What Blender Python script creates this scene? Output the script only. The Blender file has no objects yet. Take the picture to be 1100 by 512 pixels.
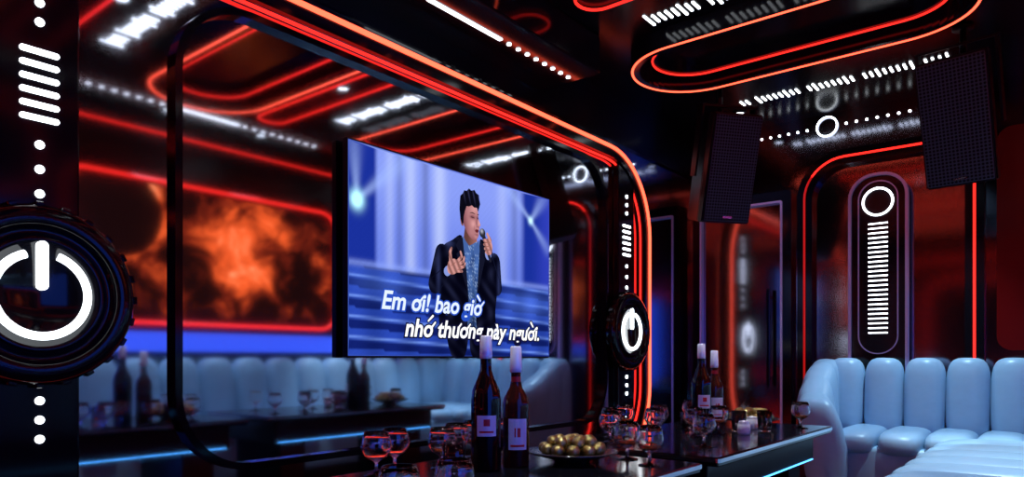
import bpy, bmesh, math, random
from mathutils import Vector, Matrix
from mathutils.geometry import delaunay_2d_cdt
random.seed(4)
sc = bpy.context.scene
try:
    sc.view_settings.view_transform = 'Standard'
except Exception as e:
    print(e)
pi = math.pi

# ------------------------------------------------------------------ materials
def pmat(name, col, rough=.5, metal=0., emit=None, es=0., trans=0., noise=None, bump=None, ior=1.45, coat=0., spec=.5):
    m = bpy.data.materials.new(name); m.use_nodes = True
    nt = m.node_tree; b = nt.nodes['Principled BSDF']
    b.inputs['Base Color'].default_value = (*col, 1)
    b.inputs['Roughness'].default_value = rough
    b.inputs['Metallic'].default_value = metal
    b.inputs['Transmission Weight'].default_value = trans
    b.inputs['IOR'].default_value = ior
    b.inputs['Coat Weight'].default_value = coat
    b.inputs['Specular IOR Level'].default_value = spec
    if emit:
        b.inputs['Emission Color'].default_value = (*emit, 1)
        b.inputs['Emission Strength'].default_value = es
    if noise:
        sc_, c2 = noise
        n = nt.nodes.new('ShaderNodeTexNoise'); n.inputs['Scale'].default_value = sc_
        mx = nt.nodes.new('ShaderNodeMix'); mx.data_type = 'RGBA'
        mx.inputs['A'].default_value = (*col, 1); mx.inputs['B'].default_value = (*c2, 1)
        nt.links.new(n.outputs['Fac'], mx.inputs['Factor'])
        nt.links.new(mx.outputs['Result'], b.inputs['Base Color'])
    if bump:
        n = nt.nodes.new('ShaderNodeTexNoise'); n.inputs['Scale'].default_value = bump[0]
        bp = nt.nodes.new('ShaderNodeBump'); bp.inputs['Strength'].default_value = bump[1]
        nt.links.new(n.outputs['Fac'], bp.inputs['Height']); nt.links.new(bp.outputs['Normal'], b.inputs['Normal'])
    return m

def emat(name, col, s=1.):
    m = bpy.data.materials.new(name); m.use_nodes = True
    nt = m.node_tree; nt.nodes.clear()
    e = nt.nodes.new('ShaderNodeEmission'); o = nt.nodes.new('ShaderNodeOutputMaterial')
    e.inputs[0].default_value = (*col, 1); e.inputs[1].default_value = s
    nt.links.new(e.outputs[0], o.inputs[0]); return m

M_mirror = pmat('smoked_mirror', (.50, .53, .62), .055, 1.)
M_farmir = pmat('smoked_mirror_far', (.24, .25, .32), .11, 1.)
M_black = pmat('black_gloss', (.003, .003, .005), .11, noise=(4, (.006, .006, .009)), spec=.35)
M_black2 = pmat('black_satin', (.003, .003, .005), .3, spec=.25)
M_ceil = pmat('ceiling_black_gloss', (.002, .002, .003), .2, noise=(2, (.004, .004, .006)), spec=.2)
M_floor = pmat('floor_black_stone', (.005, .005, .009), .12, noise=(6, (.015, .015, .025)))
M_red = pmat('neon_red', (.3, .01, .01), .4, emit=(1, .020, .013), es=2.2)
M_reddim = pmat('neon_red_soft', (.3, .01, .01), .4, emit=(1, .015, .012), es=.4)
M_hot = pmat('neon_orange_red', (.3, .02, .01), .4, emit=(1, .085, .04), es=3.8)
M_dim = pmat('red_reflection_tint', (.14, .003, .003), .2)  # dark red stands in for blurred red reflections on the far wall
M_white = pmat('led_white', (.9, .9, .9), .4, emit=(.88, .95, 1), es=3.8)
M_chrome = pmat('chrome_dark', (.55, .58, .66), .2, 1.)
M_chromeP = pmat('violet_glow_steel', (.55, .52, .80), .35, 1., emit=(.35, .32, .9), es=.06)  # faint violet glow stands in for purple light on the steel edges
M_sofa = pmat('sofa_leather', (.30, .50, .68), .34, noise=(30, (.36, .56, .74)), bump=(180, .05))
M_plinth = pmat('plinth_black', (.01, .01, .012), .3)
M_glass = pmat('clear_glass', (1, 1, 1), .0, trans=1., ior=1.45)
M_amber = pmat('amber_glass', (.045, .010, .008), .03, trans=.35, ior=1.4)
M_clearb = pmat('dark_bottle_glass', (.006, .003, .004), .03, trans=.15)
M_liq = pmat('cognac', (.45, .12, .03), .05, trans=.9, ior=1.33)
M_label = pmat('label_paper', (.8, .82, .86), .5, noise=(90, (.7, .7, .74)))
M_labelr = pmat('label_red', (.6, .02, .02), .5)
M_cap = pmat('cap_silver', (.85, .90, .98), .2, .1)
M_gold = pmat('gold_foil', (.66, .54, .20), .3, 1., noise=(60, (.20, .14, .05)), bump=(160, .7))
M_bowl = pmat('bowl_black', (.02, .02, .02), .15)
M_paper = pmat('white_ceramic', (.85, .86, .9), .3)
M_blue = pmat('painted_blue_wash', (.02, .05, .2), .4, emit=(.03, .12, 1), es=2.2, noise=(2, (.02, .1, .4)))  # glow put into the colour for blue light washing the wall
M_blue2 = pmat('painted_blue_wash_band', (.02, .05, .2), .4, emit=(.05, .12, 1), es=1.5)  # glowing blue imitates the light wash on the wall below the picture
M_ledb = pmat('led_cool', (.1, .4, .7), .4, emit=(.08, .42, 1), es=3.4)
M_wallr = pmat('wall_dark', (.004, .004, .007), .25, noise=(3, (.010, .008, .012)))

# ------------------------------------------------------------------ mesh builder
class MB:
    def __init__(s): s.v = []; s.f = []; s.mi = []; s.sm = []; s.M = None
    def add(s, vs, fs, m=0, smooth=False):
        o = len(s.v)
        for p in vs:
            p = Vector(p)
            if s.M is not None: p = s.M @ p
            s.v.append(p)
        for f in fs:
            s.f.append([i + o for i in f]); s.mi.append(m); s.sm.append(smooth)
    def frombm(s, bm, m, smooth=False):
        bm.verts.index_update()
        s.add([v.co.copy() for v in bm.verts], [[v.index for v in f.verts] for f in bm.faces], m, smooth); bm.free()
    def box(s, x0, x1, y0, y1, z0, z1, m=0, b=0., seg=2):
        bm = bmesh.new(); bmesh.ops.create_cube(bm, size=1)
        for v in bm.verts:
            v.co = Vector(((x0 + x1) / 2 + v.co.x * (x1 - x0), (y0 + y1) / 2 + v.co.y * (y1 - y0), (z0 + z1) / 2 + v.co.z * (z1 - z0)))
        if b > 0: bmesh.ops.bevel(bm, geom=bm.edges[:], offset=b, segments=seg, affect='EDGES', profile=.5)
        s.frombm(bm, m, b > 0.015)
    def lathe(s, prof, c=(0, 0, 0), m=0, n=28, axis='Z', smooth=True):
        vs = []; fs = []
        for r, z in prof:
            for i in range(n):
                a = 2 * pi * i / n; x, y = r * math.cos(a), r * math.sin(a)
                if axis == 'Z': p = (c[0] + x, c[1] + y, c[2] + z)
                elif axis == '-Y': p = (c[0] + x, c[1] - z, c[2] + y)
                elif axis == '+Y': p = (c[0] + x, c[1] + z, c[2] + y)
                elif axis == '-X': p = (c[0] - z, c[1] + x, c[2] + y)
                elif axis == '-Z': p = (c[0] + x, c[1] + y, c[2] - z)
                vs.append(p)
        for k in range(len(prof) - 1):
            for i in range(n):
                j = (i + 1) % n
                fs.append([k * n + i, k * n + j, (k + 1) * n + j, (k + 1) * n + i])
        if prof[0][0] > 1e-5: fs.append(list(range(n))[::-1])
        if prof[-1][0] > 1e-5: fs.append([(len(prof) - 1) * n + i for i in range(n)])
        s.add(vs, fs, m, smooth)
    def tube(s, pts, r, nrm, m=0, closed=True, k=8):
        nrm = Vector(nrm).normalized(); P = [Vector(p) for p in pts]; N = len(P); vs = []; fs = []
        for i in range(N):
            if closed: t = P[(i + 1) % N] - P[i - 1]
            else: t = P[min(i + 1, N - 1)] - P[max(i - 1, 0)]
            t.normalize(); b = t.cross(nrm).normalized()
            for j in range(k):
                a = 2 * pi * j / k
                vs.append(P[i] + nrm * (r * math.cos(a)) + b * (r * math.sin(a)))
        for i in range(N if closed else N - 1):
            i2 = (i + 1) % N
            for j in range(k):
                j2 = (j + 1) % k
                fs.append([i * k + j, i * k + j2, i2 * k + j2, i2 * k + j])
        if not closed:
            fs.append(list(range(k))); fs.append([(N - 1) * k + j for j in range(k)][::-1])
        s.add(vs, fs, m, True)
    def slab(s, outline, F, d0, d1, m=0):
        n = len(outline)
        vs = [F(a, b, d0) for a, b in outline] + [F(a, b, d1) for a, b in outline]
        fs = [list(range(n)), list(range(n, 2 * n))[::-1]] + [[i, (i + 1) % n, n + (i + 1) % n, n + i] for i in range(n)]
        s.add(vs, fs, m)
    def ring(s, o, i_, F, d0, d1, m=0):
        n = len(o)
        vs = [F(a, b, d0) for a, b in o] + [F(a, b, d1) for a, b in o] + [F(a, b, d0) for a, b in i_] + [F(a, b, d1) for a, b in i_]
        fs = []
        for i in range(n):
            j = (i + 1) % n
            fs += [[i, j, n + j, n + i], [2 * n + j, 2 * n + i, 3 * n + i, 3 * n + j], [n + i, n + j, 3 * n + j, 3 * n + i], [j, i, 2 * n + i, 2 * n + j]]
        s.add(vs, fs, m)
    def sup(s, c, sz, e1=.4, e2=.4, m=0, nu=20, nv=12, R=None):
        def w(x, e): return math.copysign(abs(x) ** e, x)
        vs = []; fs = []
        for j in range(nv + 1):
            v = -pi / 2 + pi * j / nv
            for i in range(nu):
                u = 2 * pi * i / nu
                p = Vector((sz[0] * w(math.cos(v), e1) * w(math.cos(u), e2), sz[1] * w(math.cos(v), e1) * w(math.sin(u), e2), sz[2] * w(math.sin(v), e1)))
                if R is not None: p = R @ p
                vs.append(p + Vector(c))
        for j in range(nv):
            for i in range(nu):
                k = (i + 1) % nu
                fs.append([j * nu + i, j * nu + k, (j + 1) * nu + k, (j + 1) * nu + i])
        s.add(vs, fs, m, True)
    def finish(s, name, mats, parent=None, recenter=True):
        me = bpy.data.meshes.new(name)
        c = Vector((0, 0, 0))
        if recenter and parent is None:
            mn = Vector([min(v[i] for v in s.v) for i in range(3)]); mx = Vector([max(v[i] for v in s.v) for i in range(3)]); c = (mn + mx) / 2
        me.from_pydata([v - c for v in s.v], [], s.f)
        for mt in mats: me.materials.append(mt)
        for p, mi, sm in zip(me.polygons, s.mi, s.sm): p.material_index = mi; p.use_smooth = sm
        bm = bmesh.new(); bm.from_mesh(me)
        bmesh.ops.remove_doubles(bm, verts=bm.verts[:], dist=1e-6)
        bmesh.ops.recalc_face_normals(bm, faces=bm.faces[:]); bm.to_mesh(me); bm.free()
        ob = bpy.data.objects.new(name, me); sc.collection.objects.link(ob); ob.location = c
        if parent: ob.parent = parent
        return ob

def empty(name, loc=(0, 0, 0), rot=(0, 0, 0)):
    e = bpy.data.objects.new(name, None); sc.collection.objects.link(e)
    e.location = loc; e.rotation_euler = rot; e.empty_display_size = .1; return e

def rrect(x0, x1, y0, y1, r, n=8):
    pts = []
    for cx, cy, a0 in ((x1 - r, y1 - r, 0), (x0 + r, y1 - r, pi / 2), (x0 + r, y0 + r, pi), (x1 - r, y0 + r, 3 * pi / 2)):
        for i in range(n + 1):
            a = a0 + pi / 2 * i / n; pts.append((cx + r * math.cos(a), cy + r * math.sin(a)))
    return pts
def FL(Y): return lambda a, b, d: (a, Y - d, b)
def FF(X): return lambda a, b, d: (X - d, a, b)
def FC(Z): return lambda a, b, d: (a, b, Z - d)
def FR(Y): return lambda a, b, d: (a, Y + d, b)

W, D, C, YR, XB = 2.35, 5.20, 2.55, -.35, -1.6
# ------------------------------------------------------------------ room shell
def shell(name, a, mat):
    m = MB(); m.box(*a); m.finish(name, [mat])
shell('floor', (XB - .1, D + .1, YR - .1, W + .1, -.1, 0), M_floor)
shell('ceiling', (XB - .1, D + .1, YR - .1, W + .1, C, C + .1), M_ceil)
shell('wall_left', (XB, D, W, W + .1, 0, C), M_mirror)
shell('wall_right', (XB, D, YR - .1, YR, 0, C), M_wallr)
shell('wall_far', (D, D + .1, YR, W, 0, C), M_farmir)
shell('wall_rear', (XB - .1, XB, YR, W, 0, C), M_wallr)

# soffit beside TV wall with bar and dots
g = empty('ceiling_soffit', (2.2, 2.15, 2.45))
m = MB(); m.box(-1.4, 1.0, -.2, .199, -.1, .099, 0, .01)
m.finish('soffit_box', [M_black], g)
m = MB(); m.box(-.12, .36, -.058, -.038, -.106, -.099, 0)
for i in range(8): m.lathe([(.012, 0), (.012, .006)], (.42 + i * .072, -.048, -.1), 0, 12, '-Z')
m.finish('soffit_leds', [M_white], g)

# ------------------------------------------------------------------ TV wall neon frame
m = MB(); F = FL(W)
o = rrect(.45, 4.45, .12, 2.23, .55, 14); i_ = rrect(.54, 4.36, .21, 2.14, .46, 14)
m.ring(o, i_, F, 0, .05, 0)
m.tube([F(a, b, .055) for a, b in rrect(.48, 4.42, .15, 2.20, .52, 14)], .011, (0, 1, 0), 1)
m.tube([F(a, b, .02) for a, b in rrect(.55, 4.35, .22, 2.13, .45, 14)], .007, (0, 1, 0), 2)
m.finish('neon_frame_light', [M_black, M_hot, M_red])
m = MB()
m.ring(rrect(1.13, 3.90, .45, 2.10, .28, 10), rrect(1.155, 3.875, .475, 2.075, .255, 10), F, 0, .03, 0)
m.finish('trim_1', [M_black])
m = MB(); m.box(XB, D, W - .02, W, 2.26, C, 0)
m.finish('trim_2', [M_black])

# pilasters with dots + power buttons
def pilaster(x, name='dotted_light_pilaster'):
    g = empty(name, (x, W, 1.2))
    m = MB(); m.box(-.105, .105, -.04, 0, -.97, .925, 0, .006); m.finish('board', [M_black], g)
    m = MB()
    for z in (1.92, 1.865, 1.81, 1.46, 1.39, 1.32, .73, .675, .62, .40, .34):
        m.lathe([(.012, 0), (.012, .006)], (0, -.04, z - 1.2), 0, 14, '-Y')
    for i in range(6):
        z = 1.535 + i * .038 - 1.2
        m.slab(rrect(-.05, .05, z - .008, z + .008, .0079, 5), FL(-.04), 0, .006, 0)
    m.finish('leds', [M_white], g)
    return g
def button(x, z=1.03, R=.255):
    g = empty('power_button_sign', (x, W - .041, z))
    m = MB()
    m.lathe([(R, 0), (R, .03), (R - .012, .05), (R - .05, .06), (R - .06, .05), (R - .065, .03), (R - .085, .03), (R - .09, .045), (.15, .05), (.145, .04), (0, .04)], (0, 0, 0), 0, 64, '-Y')
    for i in range(24):
        a = 2 * pi * i / 24
        m.M = Matrix.Rotation(-a, 4, 'Y')
        m.box(R - .004, R + .008, -.035, -.002, -.012, .012, 0, .003)
    m.M = None
    m.finish('bezel', [M_black], g)
    m = MB(); r = .117
    a0 = math.radians(90 + 20); a1 = math.radians(450 - 20)
    pts = [(r * math.cos(a0 + (a1 - a0) * i / 48), -.046, r * math.sin(a0 + (a1 - a0) * i / 48)) for i in range(49)]
    m.tube(pts, .0115, (0, 1, 0), 0, False)
    m.slab(rrect(-.0145, .0145, .012, .15, .014, 6), FL(-.04), 0, .012, 0)
    m.finish('power_symbol', [M_white], g)
for x in (.735, 4.12):
    pilaster(x); button(x - .008)

# ------------------------------------------------------------------ ceiling ovals, combs
def oval(x0, x1, y0=.30, y1=1.98):
    r = (x1 - x0) / 2 - .001
    m = MB(); F = FC(C)
    m.ring(rrect(x0, x1, y0, y1, r, 12), rrect(x0 + .05, x1 - .05, y0 + .05, y1 - .05, r - .05, 12), F, 0, .10, 0)
    m.ring(rrect(x0 + .12, x1 - .12, y0 + .12, y1 - .12, r - .12, 12), rrect(x0 + .15, x1 - .15, y0 + .15, y1 - .15, r - .15, 12), F, 0, .04, 0)
    m.tube([F(a, b, .10) for a, b in rrect(x0 + .01, x1 - .01, y0 + .01, y1 - .01, r - .01, 12)], .0065, (0, 0, 1), 1)
    m.tube([F(a, b, .045) for a, b in rrect(x0 + .12, x1 - .12, y0 + .12, y1 - .12, r - .12, 12)], .0055, (0, 0, 1), 2)
    m.finish('neon_ceiling_oval', [M_black, M_hot, M_red])
oval(3.32, 4.02); oval(1.85, 2.55); oval(.35, 1.05)
def comb(x, y0, y1, n):
    m = MB()
    for i in range(n):
        y = y0 + (y1 - y0) * i / (n - 1); L = .04 if i % 5 else .06
        if i % 9 == 4: continue
        m.box(x - L, x + L, y - .006, y + .006, C - .006, C, 0)
    m.finish('ceiling_light_comb', [M_white])
comb(4.63, .55, 1.72, 34); comb(3.20, .60, 1.70, 32); comb(1.63, .65, 1.75, 30)
m = MB(); F = FC(C)
for xa, xb in ((2.74, 2.94), (1.22, 1.42)):
    m.tube([F(a, b, .012) for a, b in rrect(xa, xb, .2, 1.85, .095, 6)], .007, (0, 0, 1), 0)
m.finish('neon_ceiling_strips', [M_red])
def dotline(x0, nd, gap):
    m = MB(); y = -.05
    for i in range(nd):
        if gap[0] <= i <= gap[1]: continue
        m.lathe([(.014, 0), (.014, .006)], (x0 + i * .075, y, C), 0, 12, '-Z')
    m.box(x0 + (gap[0] - .4) * .075, x0 + (gap[1] + .4) * .075, y - .016, y + .016, C - .006, C)
    m.finish('ceiling_dot_line', [M_white])
dotline(1.7, 24, (9, 14)); dotline(.2, 18, (6, 11))

# ------------------------------------------------------------------ far wall
F = FF(D)
m = MB()
for i in range(19):
    yy = .70 + i * .064
    if abs(yy - 1.335) < .09: continue
    m.lathe([(.009, 0), (.009, .006)], (D, yy, 2.46), 0, 12, '-X')
m.tube([(D - .012, 1.335 + .066 * math.cos(2 * pi * i / 32), 2.46 + .066 * math.sin(2 * pi * i / 32)) for i in range(32)], .006, (1, 0, 0), 0)
m.finish('dotted_wall_light', [M_white])
# arch with neon
m = MB()
m.ring(rrect(.42, 1.52, .0, 2.27, .3, 10), rrect(.52, 1.42, .1, 2.17, .22, 10), F, .001, .06, 0)
AP = [F(a, b, .065) for a, b in rrect(.47, 1.47, .05, 2.22, .26, 10)]
m.tube(AP[4:], .0075, (1, 0, 0), 1, False)
m.tube([AP[-1]] + AP[:5], .0075, (1, 0, 0), 2, False)
m.finish('neon_arch', [M_black, M_red, M_reddim])
# level-meter pilaster
g = empty('level_meter_panel', (D - .001, 1.0, 1.2))
Fl = FF(0)
m = MB(); m.slab(rrect(-.17, .17, -1.2, .86, .15, 8), Fl, 0, .08, 0)
m.ring(rrect(-.178, .178, -1.2, .868, .155, 8), rrect(-.160, .160, -1.18, .850, .137, 8), Fl, .06, .10, 1)
m.ring(rrect(-.12, .12, -.32, .82, .118, 8), rrect(-.113, .113, -.313, .813, .111, 8), Fl, .08, .09, 1)
m.finish('panel', [M_black, M_chromeP], g)
m = MB()
m.tube([(-.09, .088 * math.cos(2 * pi * i / 40), .68 + .088 * math.sin(2 * pi * i / 40)) for i in range(40)], .0075, (1, 0, 0), 0)
for i in range(24):
    z = -.18 + i * .0312
    m.box(-.084, -.08, -.058, .058, z - .0045, z + .0045, 0)
m.finish('leds', [M_white], g)
# glass door
g = empty('door_1', (D - .001, 1.93, 1.0))
m = MB()
m.ring(rrect(-.37, .37, -1.0, 1.05, .01, 1), rrect(-.31, .31, -.94, .98, .01, 1), Fl, 0, .06, 0)
m.ring(rrect(-.31, .31, -.94, .98, .01, 1), rrect(-.295, .295, -.925, .965, .01, 1), Fl, 0, .07, 1)
m.finish('frame', [M_black, M_chromeP], g)
m = MB(); m.box(-.03, -.01, -.295, .295, -.92, .96, 0); m.finish('glass', [M_farmir], g)
m = MB(); m.box(-.11, -.09, -.235, -.21, -.35, .35, 0, .005); m.box(-.09, -.02, -.23, -.215, -.3, -.28); m.box(-.09, -.02, -.23, -.215, .28, .3); m.finish('handle', [M_black], g)
m = MB()
for ya, yb in ((-.33, -.12), (.15, .36)):
    m.slab(rrect(ya, yb, .9, 2.25, .08, 5), F, .001, .02, 0)
m.finish('red_reflection_panels', [M_dim])  # panels added in place of red reflections in the mirror wall
# ------------------------------------------------------------------ speakers
M_gr = bpy.data.materials.new('speaker_grille'); M_gr.use_nodes = True
nt = M_gr.node_tree; b = nt.nodes['Principled BSDF']
tc = nt.nodes.new('ShaderNodeTexCoord'); mp = nt.nodes.new('ShaderNodeMapping'); mp.inputs['Scale'].default_value = (0, 1, 1)
vo = nt.nodes.new('ShaderNodeTexVoronoi'); vo.inputs['Scale'].default_value = 58; vo.inputs['Randomness'].default_value = 0.
cr = nt.nodes.new('ShaderNodeValToRGB'); cr.color_ramp.elements[0].position = .30; cr.color_ramp.elements[0].color = (.001, .001, .001, 1)
cr.color_ramp.elements[1].position = .42; cr.color_ramp.elements[1].color = (.035, .045, .07, 1)
nt.links.new(tc.outputs['Object'], mp.inputs[0]); nt.links.new(mp.outputs[0], vo.inputs['Vector']); nt.links.new(vo.outputs['Distance'], cr.inputs[0]); nt.links.new(cr.outputs[0], b.inputs['Base Color'])
b.inputs['Roughness'].default_value = .45; b.inputs['Specular IOR Level'].default_value = .15
def speaker(loc, face, pitch):
    yaw = math.atan2(face[1], face[0])
    g = empty('hanging_speaker', loc); g.rotation_euler = (Matrix.Rotation(yaw, 3, 'Z') @ Matrix.Rotation(pitch, 3, 'Y')).to_euler()
    h = .315; w = .158; wb = .105; d = .15
    m = MB()
    out = [(d, -w), (d, w), (d - .06, w), (-d, wb), (-d, -wb), (d - .06, -w)]
    vs = [(x, y, -h) for x, y in out] + [(x, y, h) for x, y in out]; n = 6
    bm = bmesh.new(); V = [bm.verts.new(v) for v in vs]
    bm.faces.new(V[:6]); bm.faces.new(V[6:][::-1])
    for i in range(6): bm.faces.new([V[i], V[(i + 1) % 6], V[6 + (i + 1) % 6], V[6 + i]])
    bmesh.ops.recalc_face_normals(bm, faces=bm.faces[:])
    bmesh.ops.bevel(bm, geom=bm.edges[:], offset=.008, segments=2, affect='EDGES')
    m.frombm(bm, 0); m.finish('cabinet', [M_black2], g)
    m = MB(); m.box(d, d + .012, -w + .010, w - .010, -h + .012, h - .012, 0, .006); m.finish('grille', [M_gr], g)
    m = MB(); m.box(d + .012, d + .015, -.03, .03, -h + .03, -h + .042, 0); m.finish('badge', [M_chrome], g)
    m = MB(); m.box(-.03, .03, -w - .02, -w - .008, -.05, h + .05); m.box(-.03, .03, w + .008, w + .02, -.05, h + .05); m.box(-.03, .03, -w - .02, w + .02, h + .04, h + .052)
    m.finish('bracket', [M_black2], g)
    m = MB(); top = loc[2] + h + .02
    m.lathe([(.015, 0), (.015, C - top)], (0, 0, 0), 0, 12); m.lathe([(.05, C - top - .012), (.05, C - top)], (0, 0, 0), 0, 20)
    o = m.finish('ceiling_mount', [M_black2], g)
    inv = (Matrix.Translation(loc) @ g.rotation_euler.to_matrix().to_4x4()).inverted()
    o.matrix_parent_inverse = inv; o.location = (loc[0], loc[1], top)
speaker((4.17, 1.69, 2.01), (-.62, -.78), math.radians(15))
speaker((4.27, .44, 2.08), (-.97, .12), math.radians(20))

# ------------------------------------------------------------------ television
TVX0, TVX1, TVZ0, TVZ1, TVY = 1.822, 3.225, .862, 1.742, 2.30
tv = empty('television', ((TVX0 + TVX1) / 2, TVY, (TVZ0 + TVZ1) / 2))
ox, oz = -(TVX1 - TVX0) / 2, -(TVZ1 - TVZ0) / 2
m = MB(); m.box(ox - .004, -ox + .004, 0, .03, oz - .008, -oz + .008, 0, .003); m.box(-.5, .5, .03, .049, -.3, .3, 0, .005)
m.finish('body', [M_black2], tv)
AW, AH = -2 * ox, -2 * oz
KX, KZ = AW / 138., AH / 85.
ax, az = -AW / 2, -AH / 2
layer = [0]
def art(name, polys, col, s=1., mat=None):
    layer[0] += 1; y = -.001 - .0003 * layer[0]
    m = MB()
    for P in polys:
        m.add([(ax + a * KX, y, az + b * KZ) for a, b in P], [list(range(len(P)))])
    return m.finish(name, [mat or emat('screen_' + name, col, s)], tv)
M_vc = bpy.data.materials.new('screen_pixels'); M_vc.use_nodes = True; nt = M_vc.node_tree; nt.nodes.clear()
a_ = nt.nodes.new('ShaderNodeAttribute'); a_.attribute_name = 'Col'; e = nt.nodes.new('ShaderNodeEmission'); o = nt.nodes.new('ShaderNodeOutputMaterial')
nt.links.new(a_.outputs['Color'], e.inputs[0]); nt.links.new(e.outputs[0], o.inputs[0])
def inside(P, x, z):
    c = False; n = len(P); j = n - 1
    for i in range(n):
        if (P[i][1] > z) != (P[j][1] > z) and x < (P[j][0] - P[i][0]) * (z - P[i][1]) / (P[j][1] - P[i][1]) + P[i][0]: c = not c
        j = i
    return c
def grad(name, polys, fn, step=1.):
    """video picture patches with smoothly varying colour"""
    layer[0] += 1; y = -.001 - .0003 * layer[0]; V = []; Fc = []; cols = []
    for P in polys:
        x0 = min(p[0] for p in P); x1 = max(p[0] for p in P); z0 = min(p[1] for p in P); z1 = max(p[1] for p in P)
        pts = [Vector(p) for p in P]; n = len(P); x = x0 + step / 2
        while x < x1:
            z = z0 + step / 2
            while z < z1:
                if inside(P, x, z): pts.append(Vector((x, z)))
                z += step
            x += step
        vs, es, fs, *_ = delaunay_2d_cdt(pts, [(i, (i + 1) % n) for i in range(n)], [], 1, 1e-4)
        o_ = len(V)
        for v in vs: V.append((ax + v.x * KX, y, az + v.y * KZ)); cols.append(fn(v.x, v.y))
        Fc += [[i + o_ for i in f] for f in fs]
    me = bpy.data.meshes.new(name); me.from_pydata(V, [], Fc)
    at = me.color_attributes.new('Col', 'FLOAT_COLOR', 'POINT')
    for i, c in enumerate(cols): at.data[i].color = (max(0, c[0]), max(0, c[1]), max(0, c[2]), 1)
    me.materials.append(M_vc); ob = bpy.data.objects.new(name, me); sc.collection.objects.link(ob); ob.parent = tv
def cr_(P, n=5):
    out = []; N = len(P)
    for i in range(N):
        p0, p1, p2, p3 = P[i - 1], P[i], P[(i + 1) % N], P[(i + 2) % N]
        for k in range(n):
            t = k / n
            out.append(tuple(.5 * (2 * p1[j] + (p2[j] - p0[j]) * t + (2 * p0[j] - 5 * p1[j] + 4 * p2[j] - p3[j]) * t * t + (3 * p1[j] - p0[j] - 3 * p2[j] + p3[j]) * t ** 3) for j in (0, 1)))
    return out
def cap(x1, z1, x2, z2, r1, r2=None, n=7):
    r2 = r1 if r2 is None else r2; a = math.atan2(z2 - z1, x2 - x1)
    return [(x2 + r2 * math.cos(a - pi / 2 + pi * i / n), z2 + r2 * math.sin(a - pi / 2 + pi * i / n)) for i in range(n + 1)] + \
           [(x1 + r1 * math.cos(a + pi / 2 + pi * i / n), z1 + r1 * math.sin(a + pi / 2 + pi * i / n)) for i in range(n + 1)]
def disc(x, z, r, n=20): return [(x + r * math.cos(2 * pi * i / n), z + r * math.sin(2 * pi * i / n)) for i in range(n)]
def Gs(x, z, cx, cz, sx, sz): return math.exp(-((x - cx) / sx) ** 2 - ((z - cz) / sz) ** 2)
def ss(a, b, x):
    t = min(1, max(0, (x - a) / (b - a))); return t * t * (3 - 2 * t)
def lerp(a, b, t): return tuple(a[i] * (1 - t) + b[i] * t for i in range(3))
def mul(a, k): return tuple(c * k for c in a)
def seg(x, z, x1, z1, x2, z2):
    dx, dz = x2 - x1, z2 - z1; L2 = dx * dx + dz * dz; t = ((x - x1) * dx + (z - z1) * dz) / L2
    tt = min(1, max(0, t)); return math.hypot(x - x1 - tt * dx, z - z1 - tt * dz), tt

def stage(x, z):
    dark = lerp((.010, .03, .34), (.03, .05, .50), ss(120, 138, x))
    mid = lerp((.16, .24, .84), (.26, .35, .95), ss(40, 80, z))
    k = ss(13, 16, x) * (1 - ss(110, 117, x))
    c = lerp(dark, mid, k)
    col = .9 * Gs(x, 0, 34, 0, 3.2, 1) + 1.0 * Gs(x, 0, 52, 0, 4.2, 1) + .55 * Gs(x, 0, 22, 0, 2.5, 1) + .5 * Gs(x, 0, 97, 0, 4, 1) - .55 * Gs(x, 0, 43, 0, 2.4, 1) - .45 * Gs(x, 0, 27.5, 0, 2, 1) - .5 * Gs(x, 0, 107, 0, 3, 1)
    c = lerp(c, (.62, .72, 1.05), max(0, col) * .62 * k); c = mul(c, 1 + min(0, col) * .6 * k)
    for (x1, z1, x2, z2, w) in ((4.5, 62, 33, 85, 4), (4.5, 62, 3, 85, 3), (121, 71, 100, 85, 3), (121, 71, 133, 85, 3.5), (121, 71, 136, 58, 2.5)):
        d, t = seg(x, z, x1, z1, x2, z2)
        c = lerp(c, (.42, .58, 1.1), .6 * math.exp(-(d / (.8 + w * t)) ** 2) * (1 - .6 * t))
    c = lerp(c, (.6, 1.2, 1.4), min(1, 1.6 * Gs(x, z, 4.5, 62, 3, 3.3)))
    c = lerp(c, (.7, 1.1, 1.3), min(1, 1.2 * Gs(x, z, 121, 71, 1.8, 1.8)))
    f = 1 - ss(35, 37, z)
    zz = z + .045 * (x - 69)
    s_ = (zz % 8.2) / 8.2
    st = lerp((.006, .016, .17), (.025, .07, .50), ss(.35, .5, s_)); st = lerp(st, (.20, .36, 1.0), math.exp(-((s_ - .55) / .06) ** 2) * .8)
    st = lerp(st, (.10, .22, .95), .6 * Gs(x, z, 118, 27, 20, 6) + .35 * Gs(x, z, 20, 30, 16, 6))
    st = mul(st, .70 + .3 * math.sin(x * .16 + 1) ** 2)
    c = lerp(c, st, f)
    c = lerp(c, (.3, .42, 1.05), .5 * Gs(0, z, 0, 37, 1, 1.3))
    c = mul(c, 1 + .05 * math.sin(x * 7.1 + z * 3.3) * math.sin(z * 5.7 - x * 2.1))
    return c
grad('stage_video', [[(0, 0), (138, 0), (138, 85), (0, 85)]], stage, .9)

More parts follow.
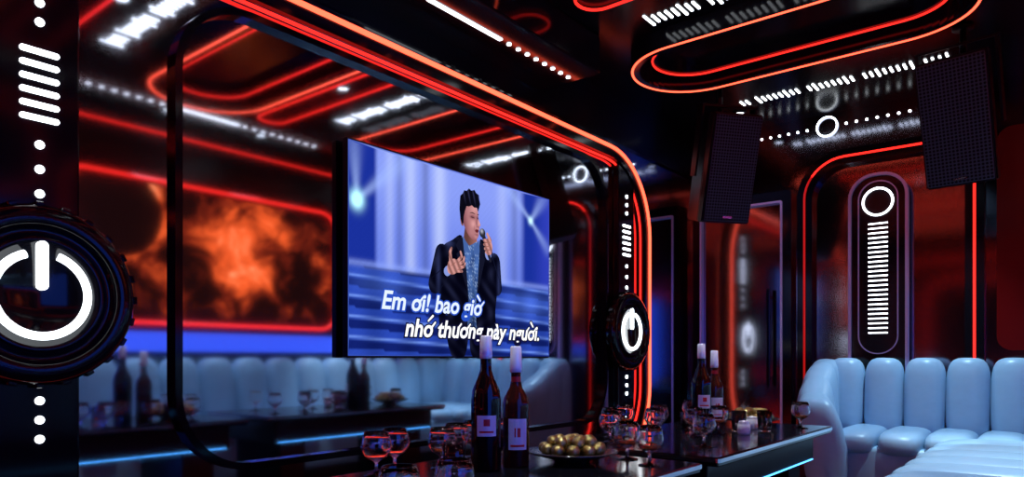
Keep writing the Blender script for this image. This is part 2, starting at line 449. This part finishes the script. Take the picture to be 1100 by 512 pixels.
def fold(x, z, s=1.):
    return .5 + .5 * math.sin(x * .55 * s + 2.2 * math.sin(z * .21) + z * .12) * math.cos(z * .33 + x * .1)
def suit(x, z):
    c = lerp((.001, .001, .006), (.012, .014, .042), fold(x, z) ** 3)
    return lerp(c, (.06, .08, .26), .5 * max(Gs(x, z, 57, 51.5, 3.5, 1.3), Gs(x, z, 89, 50.5, 3, 1.5), .7 * Gs(x, z, 51, 38, 1.2, 10), .7 * Gs(x, z, 94, 36, 1.2, 9)))
def shirt(x, z):
    c = lerp((.03, .07, .24), (.08, .18, .50), fold(x, z, 1.6))
    p = math.sin(x * 2.3 + math.sin(z * 1.1) * 2) * math.sin(z * 1.9 + math.sin(x * 1.3) * 2)
    c = lerp(c, (.42, .60, .95), ss(.35, .8, p) * .7)
    return mul(c, .55 + .45 * ss(12, 50, z) - .25 * Gs(x, 0, 75, 0, .7, 1))
hx = lambda x: 73.2 + (x - 74) * .85
hz = lambda z: 55 + (z - 55) * .93
def H(P): return [(hx(a), hz(b)) for a, b in P]
def Hi(x, z): return (x - 73.2) / .85 + 74, (z - 55) / .93 + 55
def skin(x, z):
    x, z = Hi(x, z)
    L = .52 + .24 * Gs(x, z, 76.5, 70.6, 3.4, 2) + .28 * Gs(x, z, 75.6, 63, 2.1, 1.9) + .38 * Gs(x, z, 80.6, 64, .8, 1.6) + .20 * Gs(x, z, 77.8, 56.5, 1.4, 1) + .18 * Gs(x, z, 79.3, 61.3, .8, .5)
    L -= .34 * Gs(x, z, 74.9, 66.4, 2.1, .9) + .40 * Gs(x, z, 79.2, 66.5, .7, .9) + .26 * Gs(x, z, 78.2, 64, .55, 1.6) + .34 * Gs(x, z, 79.8, 61.9, 1.1, .35) + .25 * Gs(x, z, 78.4, 57.8, 1.4, .45) + .2 * Gs(x, z, 76.4, 61.2, .35, 1.3)
    L *= .38 + .62 * ss(66, 73.5, x + .25 * (z - 62)); L *= .62 + .38 * ss(54.2, 58.5, z)
    L = max(0, L)
    return (min(1., .92 * L), .47 * L ** 1.3, .44 * L ** 1.25 + .02)
def neck(x, z): return mul((.36, .14, .12), .35 + .65 * ss(70, 78, x))
def handc(x, z):
    k = .62 + .38 * math.sin(x * 1.7 + z * 1.1); return (.62 * k + .1, .30 * k + .03, .27 * k + .03)
def hairc(x, z):
    x, z = Hi(x, z); k = max(0, math.sin(x * 1.5 + z * .5)) ** 4
    return lerp((.003, .003, .008), (.05, .05, .14), .7 * k * ss(71, 78, z))
grad('singer_legs', [cr_([(57, 14), (60, .2), (69, .2), (72, 10), (74, .2), (86, .2), (88, 14), (72, 22)], 3)], suit, 1.2)
grad('singer_neck', [[(69, 60), (77, 58), (79, 49), (67, 49)]], neck, 1.)
grad('singer_shirt', [cr_([(67, 55), (72, 52), (79, 54), (81, 40), (79, 14), (67, 14), (68, 38)], 3)], shirt, .55)
art('shirt_collar', [[(67, 56), (71, 52.5), (72.5, 48), (67.5, 50)], [(79, 55.5), (76, 52), (75, 48), (80, 49.5)]], (.06, .13, .38))
jl = cr_([(66.5, 56), (60, 53), (54.5, 50), (51.5, 44), (50.5, 36), (51.5, 26), (52, 13), (60, 10.5), (69.5, 12), (71.5, 24), (70.5, 36), (68.5, 47)], 4)
jr = cr_([(80, 56), (86, 53), (91, 49), (93.5, 42), (93, 32), (91.5, 22), (91.5, 12), (85, 10.5), (78, 12), (77, 24), (78.5, 38), (79.5, 48)], 4)
grad('singer_jacket', [jl, jr], suit, 1.)
art('jacket_lapel', [[(66.5, 56), (62.5, 51), (64.5, 48.5), (63, 47), (70.5, 31), (71.5, 27), (70, 40)], [(80, 56), (84, 51), (82.3, 48.5), (83.5, 46.5), (78, 30), (77, 26), (78.6, 40)]], (.007, .008, .024))
arms = [cap(53.5, 46, 48.5, 32, 4.6, 3.9), cap(48.5, 31.5, 56, 38, 3.8, 2.7), cap(90.5, 46, 92.5, 33.5, 4.6, 3.9), cap(92.5, 33.5, 86, 48.5, 3.7, 2.7)]
for k, A in enumerate(arms): grad('singer_sleeve_%d' % (k + 1), [A], suit, 1.)
art('singer_cuffs', [cap(56.6, 38.4, 57.2, 38.9, 2.2), cap(85.8, 48.8, 85.5, 49.5, 2.2)], (.25, .33, .75))
grad('left_hand_palm', [cr_([(57.4, 37.8), (60.8, 37.4), (64, 39.6), (64.2, 43), (61.5, 44.6), (58, 43.4), (56.6, 40.5)])], handc, .6)
grad('left_hand_fingers', [cap(63, 43.2, 66.4, 46.2, .95, .7), cap(66.4, 46.2, 65.6, 48.2, .7, .6), cap(63.6, 42, 67.6, 44, .95, .7), cap(67.6, 44, 68.2, 46, .7, .6), cap(63.6, 40.6, 67.8, 41.6, .9, .7), cap(67.8, 41.6, 68.8, 43.2, .65, .55), cap(63, 39.2, 66.6, 39.3, .8, .6),
                       cap(59, 43.2, 58.4, 47.2, 1.15, .85), cap(58.4, 47.2, 59.4, 49.2, .85, .65)], handc, .6)
SK2 = (.32, .11, .08)
art('left_hand_creases', [cap(63.6, 42.7, 66.4, 44.8, .14), cap(63.8, 41.3, 67, 42.6, .14), cap(63.6, 39.9, 66.6, 40.3, .14), cap(59.2, 41.2, 62, 43, .14)], SK2)
art('singer_ear', [H(cr_([(66.2, 65), (65, 66), (64.8, 63.5), (66, 61), (67.4, 61.6)]))], (.28, .10, .08))
face = cr_([(67.5, 70.5), (72, 73), (77.5, 72.4), (79.6, 69.6), (80, 66.6), (80.6, 65.1), (81.8, 63.1), (80.7, 62.2), (80.8, 61.0), (80.2, 60), (80.4, 58.2), (78.9, 55.8), (76.4, 54.8), (72.4, 56.2), (69, 59.6), (67, 63), (66.4, 67)], 5)
grad('singer_face', [H(face)], skin, .38)
art('eyebrows', [H(cr_([(72.4, 68.1), (74.5, 68.8), (76.9, 68.4), (76.8, 68.1), (74.4, 68.3)])), H(cr_([(78.9, 68.4), (80, 68.6), (80.2, 68.1), (79.2, 68.0)]))], (.06, .025, .025))
art('closed_eyes', [H(cap(73.4, 66.3, 76.4, 66.1, .16)), H(cap(79.0, 66.2, 79.9, 66.2, .16))], (.06, .02, .02))
art('open_mouth', [H(cr_([(77, 60.1), (78.4, 60.6), (80.1, 60.3), (79.8, 59.3), (78.2, 58.9), (77.3, 59.3)]))], (.14, .02, .025))
hair = [(66.2, 61.5), (64.6, 64.5), (63.9, 69), (64.2, 73), (64.6, 75.6), (66.6, 77), (67.8, 78.8), (69.8, 78.8), (71.8, 80.4), (73.8, 79.6), (76.4, 80.4), (78, 79), (80.2, 78.4), (80.6, 76.2), (81.4, 74), (80.4, 71.6), (79.6, 69.6), (78.6, 71.6), (76.2, 71.4), (74.2, 72.2), (71.6, 71.2), (69.8, 71.2), (68.4, 68.5), (67.4, 65.6), (67.2, 62.6)]
grad('singer_hair', [H(hair)], hairc, .5)
art('microphone_body', [cap(81.8, 57.8, 87.0, 46.5, 1.35, .9)], (.015, .015, .03))
grad('microphone_head', [disc(81.0, 59.0, 2.2)], lambda x, z: lerp((.02, .02, .03), (.5, .5, .6), Gs(x, z, 80.6, 59.9, 1, 1)), .5)
grad('right_hand_palm', [cr_([(84, 49.2), (87.6, 49.6), (88.6, 53), (87.4, 56.2), (84.8, 57), (83.6, 54)])], handc, .6)
grad('right_hand_fingers', [cap(87, 56.2, 82.2, 55.6, .95, .75), cap(87.2, 54.4, 82.4, 53.7, .95, .75), cap(87.2, 52.6, 82.9, 51.8, .9, .7), cap(87, 50.9, 83.6, 50.1, .8, .65), cap(86.6, 56.6, 84.6, 59.0, 1., .75)], handc, .5)
art('right_hand_creases', [cap(86.8, 55.3, 82.6, 54.6, .14), cap(86.8, 53.5, 83, 52.7, .14), cap(86.8, 51.7, 83.6, 50.9, .14)], SK2)
# lyrics (Vietnamese marks are added as small shapes over plain letters)
def tmesh(body, off, shear=.22):
    cu = bpy.data.curves.new('t', 'FONT'); cu.body = body; cu.size = .1; cu.shear = shear; cu.offset = off; cu.resolution_u = 3
    ob = bpy.data.objects.new('t', cu); sc.collection.objects.link(ob); bpy.context.view_layer.update()
    me = bpy.data.meshes.new_from_object(ob.evaluated_get(bpy.context.evaluated_depsgraph_get())); bpy.data.objects.remove(ob); return me
def xmax(body):
    me = tmesh(body, 0, 0); return max(v.co.x for v in me.vertices)
def lyric(name, body, marks, x0, x1, z, col, ocol):
    base = tmesh(body, 0); lo = min(v.co.x for v in base.vertices); hi = max(v.co.x for v in base.vertices)
    xh = max(v.co.y for v in tmesh('x', 0).vertices)
    s_ = ((x1 - x0) * KX) / (hi - lo); sv = min(s_, 1.15)
    for off, c, nm in ((.0085, ocol, 'outline'), (.0024, col, 'fill')):
        me = tmesh(body, off); V = [(v.co.x, v.co.y) for v in me.vertices]; Fc = [list(p.vertices) for p in me.polygons]
        w = .0055 + (off - .0024)
        for idx, kind in marks:
            r = xmax(body[:idx + 1]); l = r - .052; cx = (l + r) / 2
            P = []
            if 'h' in kind: P.append(cap(r - .006, xh - .004, r + .008, xh + .014, w, w * .8))
            if 'g' in kind: P.append(cap(cx - .014, xh + .040, cx + .008, xh + .020, w, w * .8))
            if 'a' in kind: P.append(cap(cx - .006, xh + .020, cx + .014, xh + .040, w * .8, w))
            for q in P:
                o_ = len(V); V += [(a + .22 * b_, b_) for a, b_ in q]; Fc.append([o_ + i for i in range(len(q))])
        layer[0] += 1; y = -.002 - .0003 * layer[0]
        me = bpy.data.meshes.new(name); me.from_pydata([(ax + x0 * KX + (a - lo) * s_, y, az + z * KZ + b_ * sv) for a, b_ in V], [], Fc)
        me.materials.append(emat('screen_text_' + nm, c, 1.15 if nm == 'fill' else 1))
        o2 = bpy.data.objects.new(name + '_' + nm, me); sc.collection.objects.link(o2); o2.parent = tv
lyric('lyric_line_top', 'Em oi! bao gio', [(3, 'h'), (13, 'hg')], 17, 80, 19.5, (.72, .82, 1), (.02, .08, .55))
lyric('lyric_line_bottom', 'nho thuong này nguoi.', [(2, 'ha'), (6, 'h'), (7, 'h'), (17, 'h'), (18, 'hg')], 30, 127, 8.5, (1, 1, 1), (.005, .005, .04))

# ------------------------------------------------------------------ nebula picture on the right wall
mb = bpy.data.materials.new('nebula_picture'); mb.use_nodes = True; nt = mb.node_tree; nt.nodes.clear()
ge = nt.nodes.new('ShaderNodeNewGeometry')
no = nt.nodes.new('ShaderNodeTexNoise'); no.inputs['Scale'].default_value = 3.6; no.inputs['Detail'].default_value = 9; no.inputs['Distortion'].default_value = .7; no.inputs['Roughness'].default_value = .66
def dist(c):
    s_ = nt.nodes.new('ShaderNodeVectorMath'); s_.operation = 'DISTANCE'; s_.inputs[1].default_value = c
    nt.links.new(ge.outputs['Position'], s_.inputs[0]); return s_.outputs['Value']
def math_(op, a, b_=None, c=None):
    n = nt.nodes.new('ShaderNodeMath'); n.operation = op
    for i, x in enumerate((a, b_, c)):
        if x is None: continue
        if isinstance(x, (int, float)): n.inputs[i].default_value = x
        else: nt.links.new(x, n.inputs[i])
    return n.outputs[0]
def mrange(v, a, b_, c, d):
    n = nt.nodes.new('ShaderNodeMapRange'); n.inputs[1].default_value = a; n.inputs[2].default_value = b_; n.inputs[3].default_value = c; n.inputs[4].default_value = d
    nt.links.new(v, n.inputs[0]); return n.outputs[0]
nt.links.new(ge.outputs['Position'], no.inputs[0])
core = mrange(dist((2.95, YR, 1.70)), 0, .55, .24, -.07)
core2 = mrange(dist((2.05, YR, 1.84)), .30, .40, .22, 0.)
val = math_('ADD', math_('ADD', no.outputs[0], core), core2)
pl = mrange(dist((2.05, YR, 1.84)), .27, .31, .0, 1.)
val = math_('MULTIPLY', val, pl)
cr = nt.nodes.new('ShaderNodeValToRGB'); r_ = cr.color_ramp
r_.elements[0].position = .44; r_.elements[0].color = (.008, .002, .002, 1)
r_.elements[1].position = .86; r_.elements[1].color = (1, .45, .20, 1)
q = r_.elements.new(.54); q.color = (.16, .013, .005, 1)
q = r_.elements.new(.68); q.color = (.95, .11, .02, 1)
e = nt.nodes.new('ShaderNodeEmission'); e.inputs[1].default_value = 2.3; o = nt.nodes.new('ShaderNodeOutputMaterial')
nt.links.new(val, cr.inputs[0]); nt.links.new(cr.outputs[0], e.inputs[0]); nt.links.new(e.outputs[0], o.inputs[0])
F = FR(YR)
m = MB(); m.slab(rrect(1.71, 3.81, 1.12, 2.07, .14, 8), F, .001, .03, 0)
m.ring(rrect(1.66, 3.86, 1.07, 2.12, .18, 8), rrect(1.72, 3.80, 1.13, 2.06, .13, 8), F, .001, .05, 1)
m.tube([F(a, b, .06) for a, b in rrect(1.69, 3.83, 1.10, 2.09, .16, 8)], .015, (0, 1, 0), 2)
m.finish('nebula_picture', [mb, M_black, M_red])
m = MB(); m.slab(rrect(.35, 1.60, .02, 1.75, .1, 8), F, .001, .02, 0)
m.finish('blue_wash_panel', [M_blue])  # added glowing panel, stands in for blue light on the wall
m = MB(); m.slab(rrect(1.62, 4.6, .90, 1.04, .02, 3), F, .001, .02, 0)
m.finish('blue_wash_band', [M_blue2])  # glowing band painted in for the blue wash above the sofa
m = MB(); m.tube([F(a, b, .03) for a, b in rrect(4.0, 4.9, 1.1, 2.3, .2, 8)], .01, (0, 1, 0), 0)
m.finish('neon_loop', [M_red])
m = MB(); m.tube([F(a, b, .03) for a, b in rrect(-1.2, 1.58, 1.85, 2.35, .2, 8)], .01, (0, 1, 0), 0)
m.finish('neon_loop', [M_red])
m = MB(); m.tube([F(-1.5, 2.44, .012), F(5.1, 2.44, .012)], .008, (0, 1, 0), 0, False)
m.finish('neon_cove_line', [M_red])
m = MB(); Fb = lambda a, b, d: (XB + d, a, b)
m.tube([Fb(a, b, .015) for a, b in rrect(-.1, 2.1, .02, 2.3, .4, 8)], .014, (1, 0, 0), 0)
m.tube([Fb(a, b, .015) for a, b in rrect(.3, 1.7, .6, 2.0, .3, 8)], .014, (1, 0, 0), 0)
m.finish('neon_rear_lines', [M_red])

# ------------------------------------------------------------------ sofa (L shape)
g = empty('sectional_sofa', (4.0, .3, 0)); G = Vector((4.0, .3, 0))
m = MB(); m.M = Matrix.Translation(-G)
m.box(1.25, 5.08, -.31, .50, .0, .10, 1); m.box(4.52, 5.08, .50, 1.10, 0, .10, 1)
m.box(1.2, 5.08, -.32, .53, .08, .34, 0, .03); m.box(4.48, 5.08, .50, 1.15, .08, .34, 0, .03)
pit = .27
n = 12
for i in range(n):
    x = 1.2 + (i + .5) * (4.44 - 1.2) / n
    m.sup((x, .20, .36), (.136, .38, .078), .65, .45, 0, 20, 14)
for i in range(n + 2):
    x = 1.2 + (i + .5) * pit
    m.sup((x, -.205, .60), (.137, .10, .255), .5, .85, 0, 24, 14, Matrix.Rotation(math.radians(6), 3, 'X'))
for i in range(5):
    y = -.05 + (i + .5) * .235
    m.sup((4.76, y, .36), (.34, .119, .078), .62, .5, 0, 20, 14)
for i in range(7):
    y = -.30 + (i + .5) * .225
    m.sup((4.985, y, .60), (.105, .115, .255), .5, .9, 0, 24, 14, Matrix.Rotation(math.radians(6), 3, 'Y'))
# rounded shell arm: one lofted body, ribs fanning round, top sweeping down to the front
N = 56; K = 28; vs = []; fs = []
for i in range(N + 1):
    t = i / N
    px = 5.04 - .66 * t ** .9; py = 1.275 - .13 * t ** 2.2
    top = .85 - .24 * ss(.08, .95, t)
    rib = .86 + .14 * abs(math.sin(pi * 4 * t + .2)) ** .5
    endc = math.sqrt(max(.0, 1 - ((t - .88) / .12) ** 2)) if t > .88 else (math.sqrt(max(0., 1 - ((.08 - t) / .08) ** 2)) if t < .08 else 1)
    endc = max(endc, .02)
    wy = (.100 + .025 * t) * rib * (.35 + .65 * endc); zt = .06 + (top - .06) * (.94 + .06 * rib) * (.80 + .20 * endc)
    for k in range(K):
        a = 2 * pi * k / K; ca, sa = math.cos(a), math.sin(a)
        yy = wy * math.copysign(abs(ca) ** .6, ca); zz = (.06 + zt) / 2 + (zt - .06) / 2 * math.copysign(abs(sa) ** .45, sa)
        flare = .07 * t * ss(.30, .62, zz)
        vs.append((px - .04 * flare, py + yy + flare - .03 * t, zz))
for i in range(N):
    for k in range(K):
        k2 = (k + 1) % K; fs.append([i * K + k, i * K + k2, (i + 1) * K + k2, (i + 1) * K + k])
fs.append(list(range(K))); fs.append([N * K + k for k in range(K)][::-1])
m.add(vs, fs, 0, True)
m.finish('upholstery', [M_sofa, M_plinth], g)

# ------------------------------------------------------------------ tables
TZ = .55
def table(x0, x1, y0, y1):
    g = empty('low_table', ((x0 + x1) / 2, (y0 + y1) / 2, 0)); a, b_ = (x1 - x0) / 2, (y1 - y0) / 2
    m = MB(); m.box(-a, a, -b_, b_, TZ - .03, TZ, 0, .004); m.finish('top', [M_black], g)
    m = MB(); F_ = lambda p, q, d: (p, q, TZ - .004 - d)
    m.ring(rrect(-a - .006, a + .006, -b_ - .006, b_ + .006, .012, 3), rrect(-a, a, -b_, b_, .004, 3), F_, 0, .012, 0); m.finish('edge_trim', [M_chrome], g)
    m = MB()
    m.box(-a + .06, a - .06, -b_ + .06, b_ - .06, .40, TZ - .03, 0, .005)
    for sx in (-1, 1):
        m.box(sx * (a - .2) - .08, sx * (a - .2) + .08, -b_ + .1, b_ - .1, .03, .42, 0, .005)
    m.box(-a + .05, a - .05, -b_ + .05, b_ - .05, 0, .03, 0, .004)
    m.finish('pedestal', [M_black2], g)
    m = MB()
    for sy in (-1, 1): m.box(-a + .08, a - .08, sy * (b_ - .06) - .004, sy * (b_ - .06) + .004, .405, .410)
    m.finish('led_line', [M_ledb], g)
table(.70, 1.93, .84, 1.48); table(2.06, 3.34, .84, 1.48)

def bottle(x, y, kind=0, yaw=0):
    g = empty('liquor_bottle', (x, y, TZ), (0, 0, yaw))
    if kind == 0:
        prof = [(.0, .004), (.036, 0), (.040, .006), (.040, .19), (.037, .215), (.024, .245), (.0155, .27), (.0145, .31), (.0165, .315), (.0165, .325), (0, .325)]
        capz = (.300, .362)
    else:
        prof = [(.0, .004), (.034, 0), (.037, .006), (.037, .17), (.034, .19), (.018, .22), (.0135, .24), (.0135, .29), (0, .29)]
        capz = (.262, .335)
    m = MB(); m.lathe(prof, (0, 0, 0), 0, 36); m.finish('glass', [M_amber if kind else M_clearb], g)
    m = MB(); m.lathe([(.0165, capz[0]), (.0172, capz[0] + .01), (.0155, capz[1] - .004), (.013, capz[1]), (0, capz[1])], (0, 0, 0), 0, 24); m.finish('cap', [M_cap], g)
    R = prof[2][0] + .0006
    def lab(z0, z1, a0, a1, r, name, mt):
        m = MB(); n = 14; vs = []
        for i in range(n + 1):
            a = math.radians(a0 + (a1 - a0) * i / n)
            vs += [(r * math.cos(a), r * math.sin(a), z0), (r * math.cos(a), r * math.sin(a), z1)]
        m.add(vs, [[2 * i, 2 * i + 2, 2 * i + 3, 2 * i + 1] for i in range(n)], 0, True); m.finish(name, [mt], g)
    if kind == 0:
        lab(.095, .150, 185, 262, R, 'label', M_label)
        lab(.104, .109, 195, 250, R + .0005, 'label_stripe', M_labelr)
        lab(.122, .140, 212, 236, R + .0005, 'label_crest', M_labelr)
    else:
        lab(.050, .135, 185, 268, R, 'label', M_label)
        lab(.058, .064, 195, 255, R + .0005, 'label_stripe', M_labelr)
        lab(.085, .110, 212, 218, R + .0005, 'label_figure_1', M_labelr)
        lab(.085, .110, 224, 238, R + .0005, 'label_figure_2', M_labelr)
        lab(.235, .25, 150, 290, .0145, 'neck_label', M_labelr)
def snifter(x, y, liquid=True, s=1.):
    g = empty('snifter_glass', (x, y, TZ)); g.scale = (s, s, s)
    out = [(.0, 0.0), (.031, .0), (.032, .002), (.012, .005), (.005, .010), (.0042, .032), (.010, .038), (.027, .048), (.038, .064), (.040, .076), (.036, .096), (.030, .113)]
    inn = [(.0288, .113), (.0348, .096), (.0386, .076), (.0366, .065), (.026, .050), (.010, .041), (0, .040)]
    m = MB(); m.lathe(out + inn, (0, 0, 0), 0, 32); m.finish('glass', [M_glass], g)
    if liquid:
        m = MB(); m.lathe([(0, .0405), (.0095, .0415), (.0255, .0505), (.0300, .0555), (0, .0555)], (0, 0, 0), 0, 28); m.finish('cognac', [M_liq], g)
def tumbler(x, y):
    m = MB(); m.lathe([(0, TZ), (.026, TZ), (.031, TZ + .085), (.029, TZ + .085), (.0245, TZ + .01), (0, TZ + .01)], (x, y, 0), 0, 24); m.finish('water_tumbler', [M_glass])
def choc_bowl(x, y, R=.13):
    g = empty('chocolate_bowl', (x, y, TZ))
    m = MB(); m.lathe([(0, 0), (.05, 0), (.055, .008), (R, .028), (R + .004, .032), (R - .004, .034), (.05, .014), (0, .012)], (0, 0, 0), 0, 36); m.finish('bowl', [M_bowl], g)
    m = MB()
    for rr, k, z in ((0, 1, .032), (.040, 6, .034), (.080, 11, .040), (.022, 3, .062), (.056, 7, .060)):
        for i in range(k):
            a = 2 * pi * i / k + rr * 40
            m.sup((rr * math.cos(a), rr * math.sin(a), z + .001), (.0185, .0185, .0165), .9, .9, 0, 14, 9)
    m.finish('gold_chocolates', [M_gold], g)
def jar(x, y):
    m = MB(); m.lathe([(0, TZ), (.022, TZ), (.026, TZ + .01), (.024, TZ + .04), (.019, TZ + .048), (.021, TZ + .052), (0, TZ + .056)], (x, y, 0), 0, 24); m.finish('porcelain_cup', [M_paper])
bottle(1.44, 1.235, 0); bottle(1.545, 1.215, 1)
for a in ((1.20, 1.40), (1.385, 1.345), (1.79, .93), (1.70, 1.38), (1.50, 1.40), (1.86, 1.04), (1.29, 1.43), (1.60, 1.42), (.84, .92), (.96, .90)): snifter(*a, liquid=a[0] > 1.3)
choc_bowl(1.715, 1.14)
tumbler(1.33, 1.25); tumbler(1.62, 1.32)
bottle(2.80, 1.215, 0); bottle(2.90, 1.20, 1)
for a in ((2.43, 1.24), (3.16, .92), (2.62, 1.32), (2.70, 1.10), (3.02, 1.36), (2.28, .98), (2.20, 1.30), (2.52, 1.42), (2.34, 1.38), (2.56, 1.14)): snifter(*a, liquid=a[0] > 2.5)
tumbler(2.68, 1.22); tumbler(2.86, 1.08); tumbler(2.94, 1.00)
choc_bowl(3.17, 1.14, R=.12); jar(2.99, 1.07); jar(2.76, 1.02)

# ------------------------------------------------------------------ lights
def spot(x, y, e, col, ang=80, tgt=None, name='ceiling_downlight', z=None, fix=True):
    z = z or C
    g = empty(name, (x, y, z))
    if fix:
        m = MB(); m.lathe([(.045, 0), (.045, .012), (.034, .014), (.034, .004)], (0, 0, 0), 0, 24, '-Z'); m.lathe([(.032, .006), (0, .006)], (0, 0, 0), 1, 20, '-Z')
        m.finish('fixture', [M_black, M_white], g)
    l = bpy.data.lights.new('spot', 'SPOT'); l.energy = e; l.color = col; l.spot_size = math.radians(ang); l.spot_blend = .6; l.shadow_soft_size = .025
    ob = bpy.data.objects.new('lamp', l); sc.collection.objects.link(ob); ob.parent = g; ob.location = (0, 0, -.03)
    if tgt: ob.rotation_euler = (Vector(tgt) - Vector((x, y, z - .03))).to_track_quat('-Z', 'Y').to_euler()
cool = (.50, .80, 1)
spot(4.66, .60, 150, cool, 58)
spot(3.85, .25, 190, (.72, .90, 1), 50)  # extra spot added to brighten the right-hand seat
spot(3.0, -.12, 80, cool, 60)
spot(2.3, -.12, 75, cool, 60)
spot(1.6, -.12, 75, cool, 60)
spot(2.8, 1.12, 130, (.80, .90, 1), 40)
spot(1.45, 1.2, 120, (.85, .92, 1), 40)
spot(4.78, 1.80, 22, (.50, .5, 1), 70, (5.1, 1.6, 1.2))
l = bpy.data.worlds.new('World'); sc.world = l; l.use_nodes = True
l.node_tree.nodes['Background'].inputs[0].default_value = (.02, .03, .06, 1); l.node_tree.nodes['Background'].inputs[1].default_value = .3

# ------------------------------------------------------------------ camera
cam = bpy.data.cameras.new('camera'); co = bpy.data.objects.new('camera', cam); sc.collection.objects.link(co)
co.location = (0, 0, .85); co.rotation_euler = (pi / 2, 0, math.radians(38.5 - 90))
cam.sensor_width = 36; cam.lens = 757 / 1100 * 36; cam.shift_y = 129 / 1100; cam.clip_start = .02
sc.camera = co
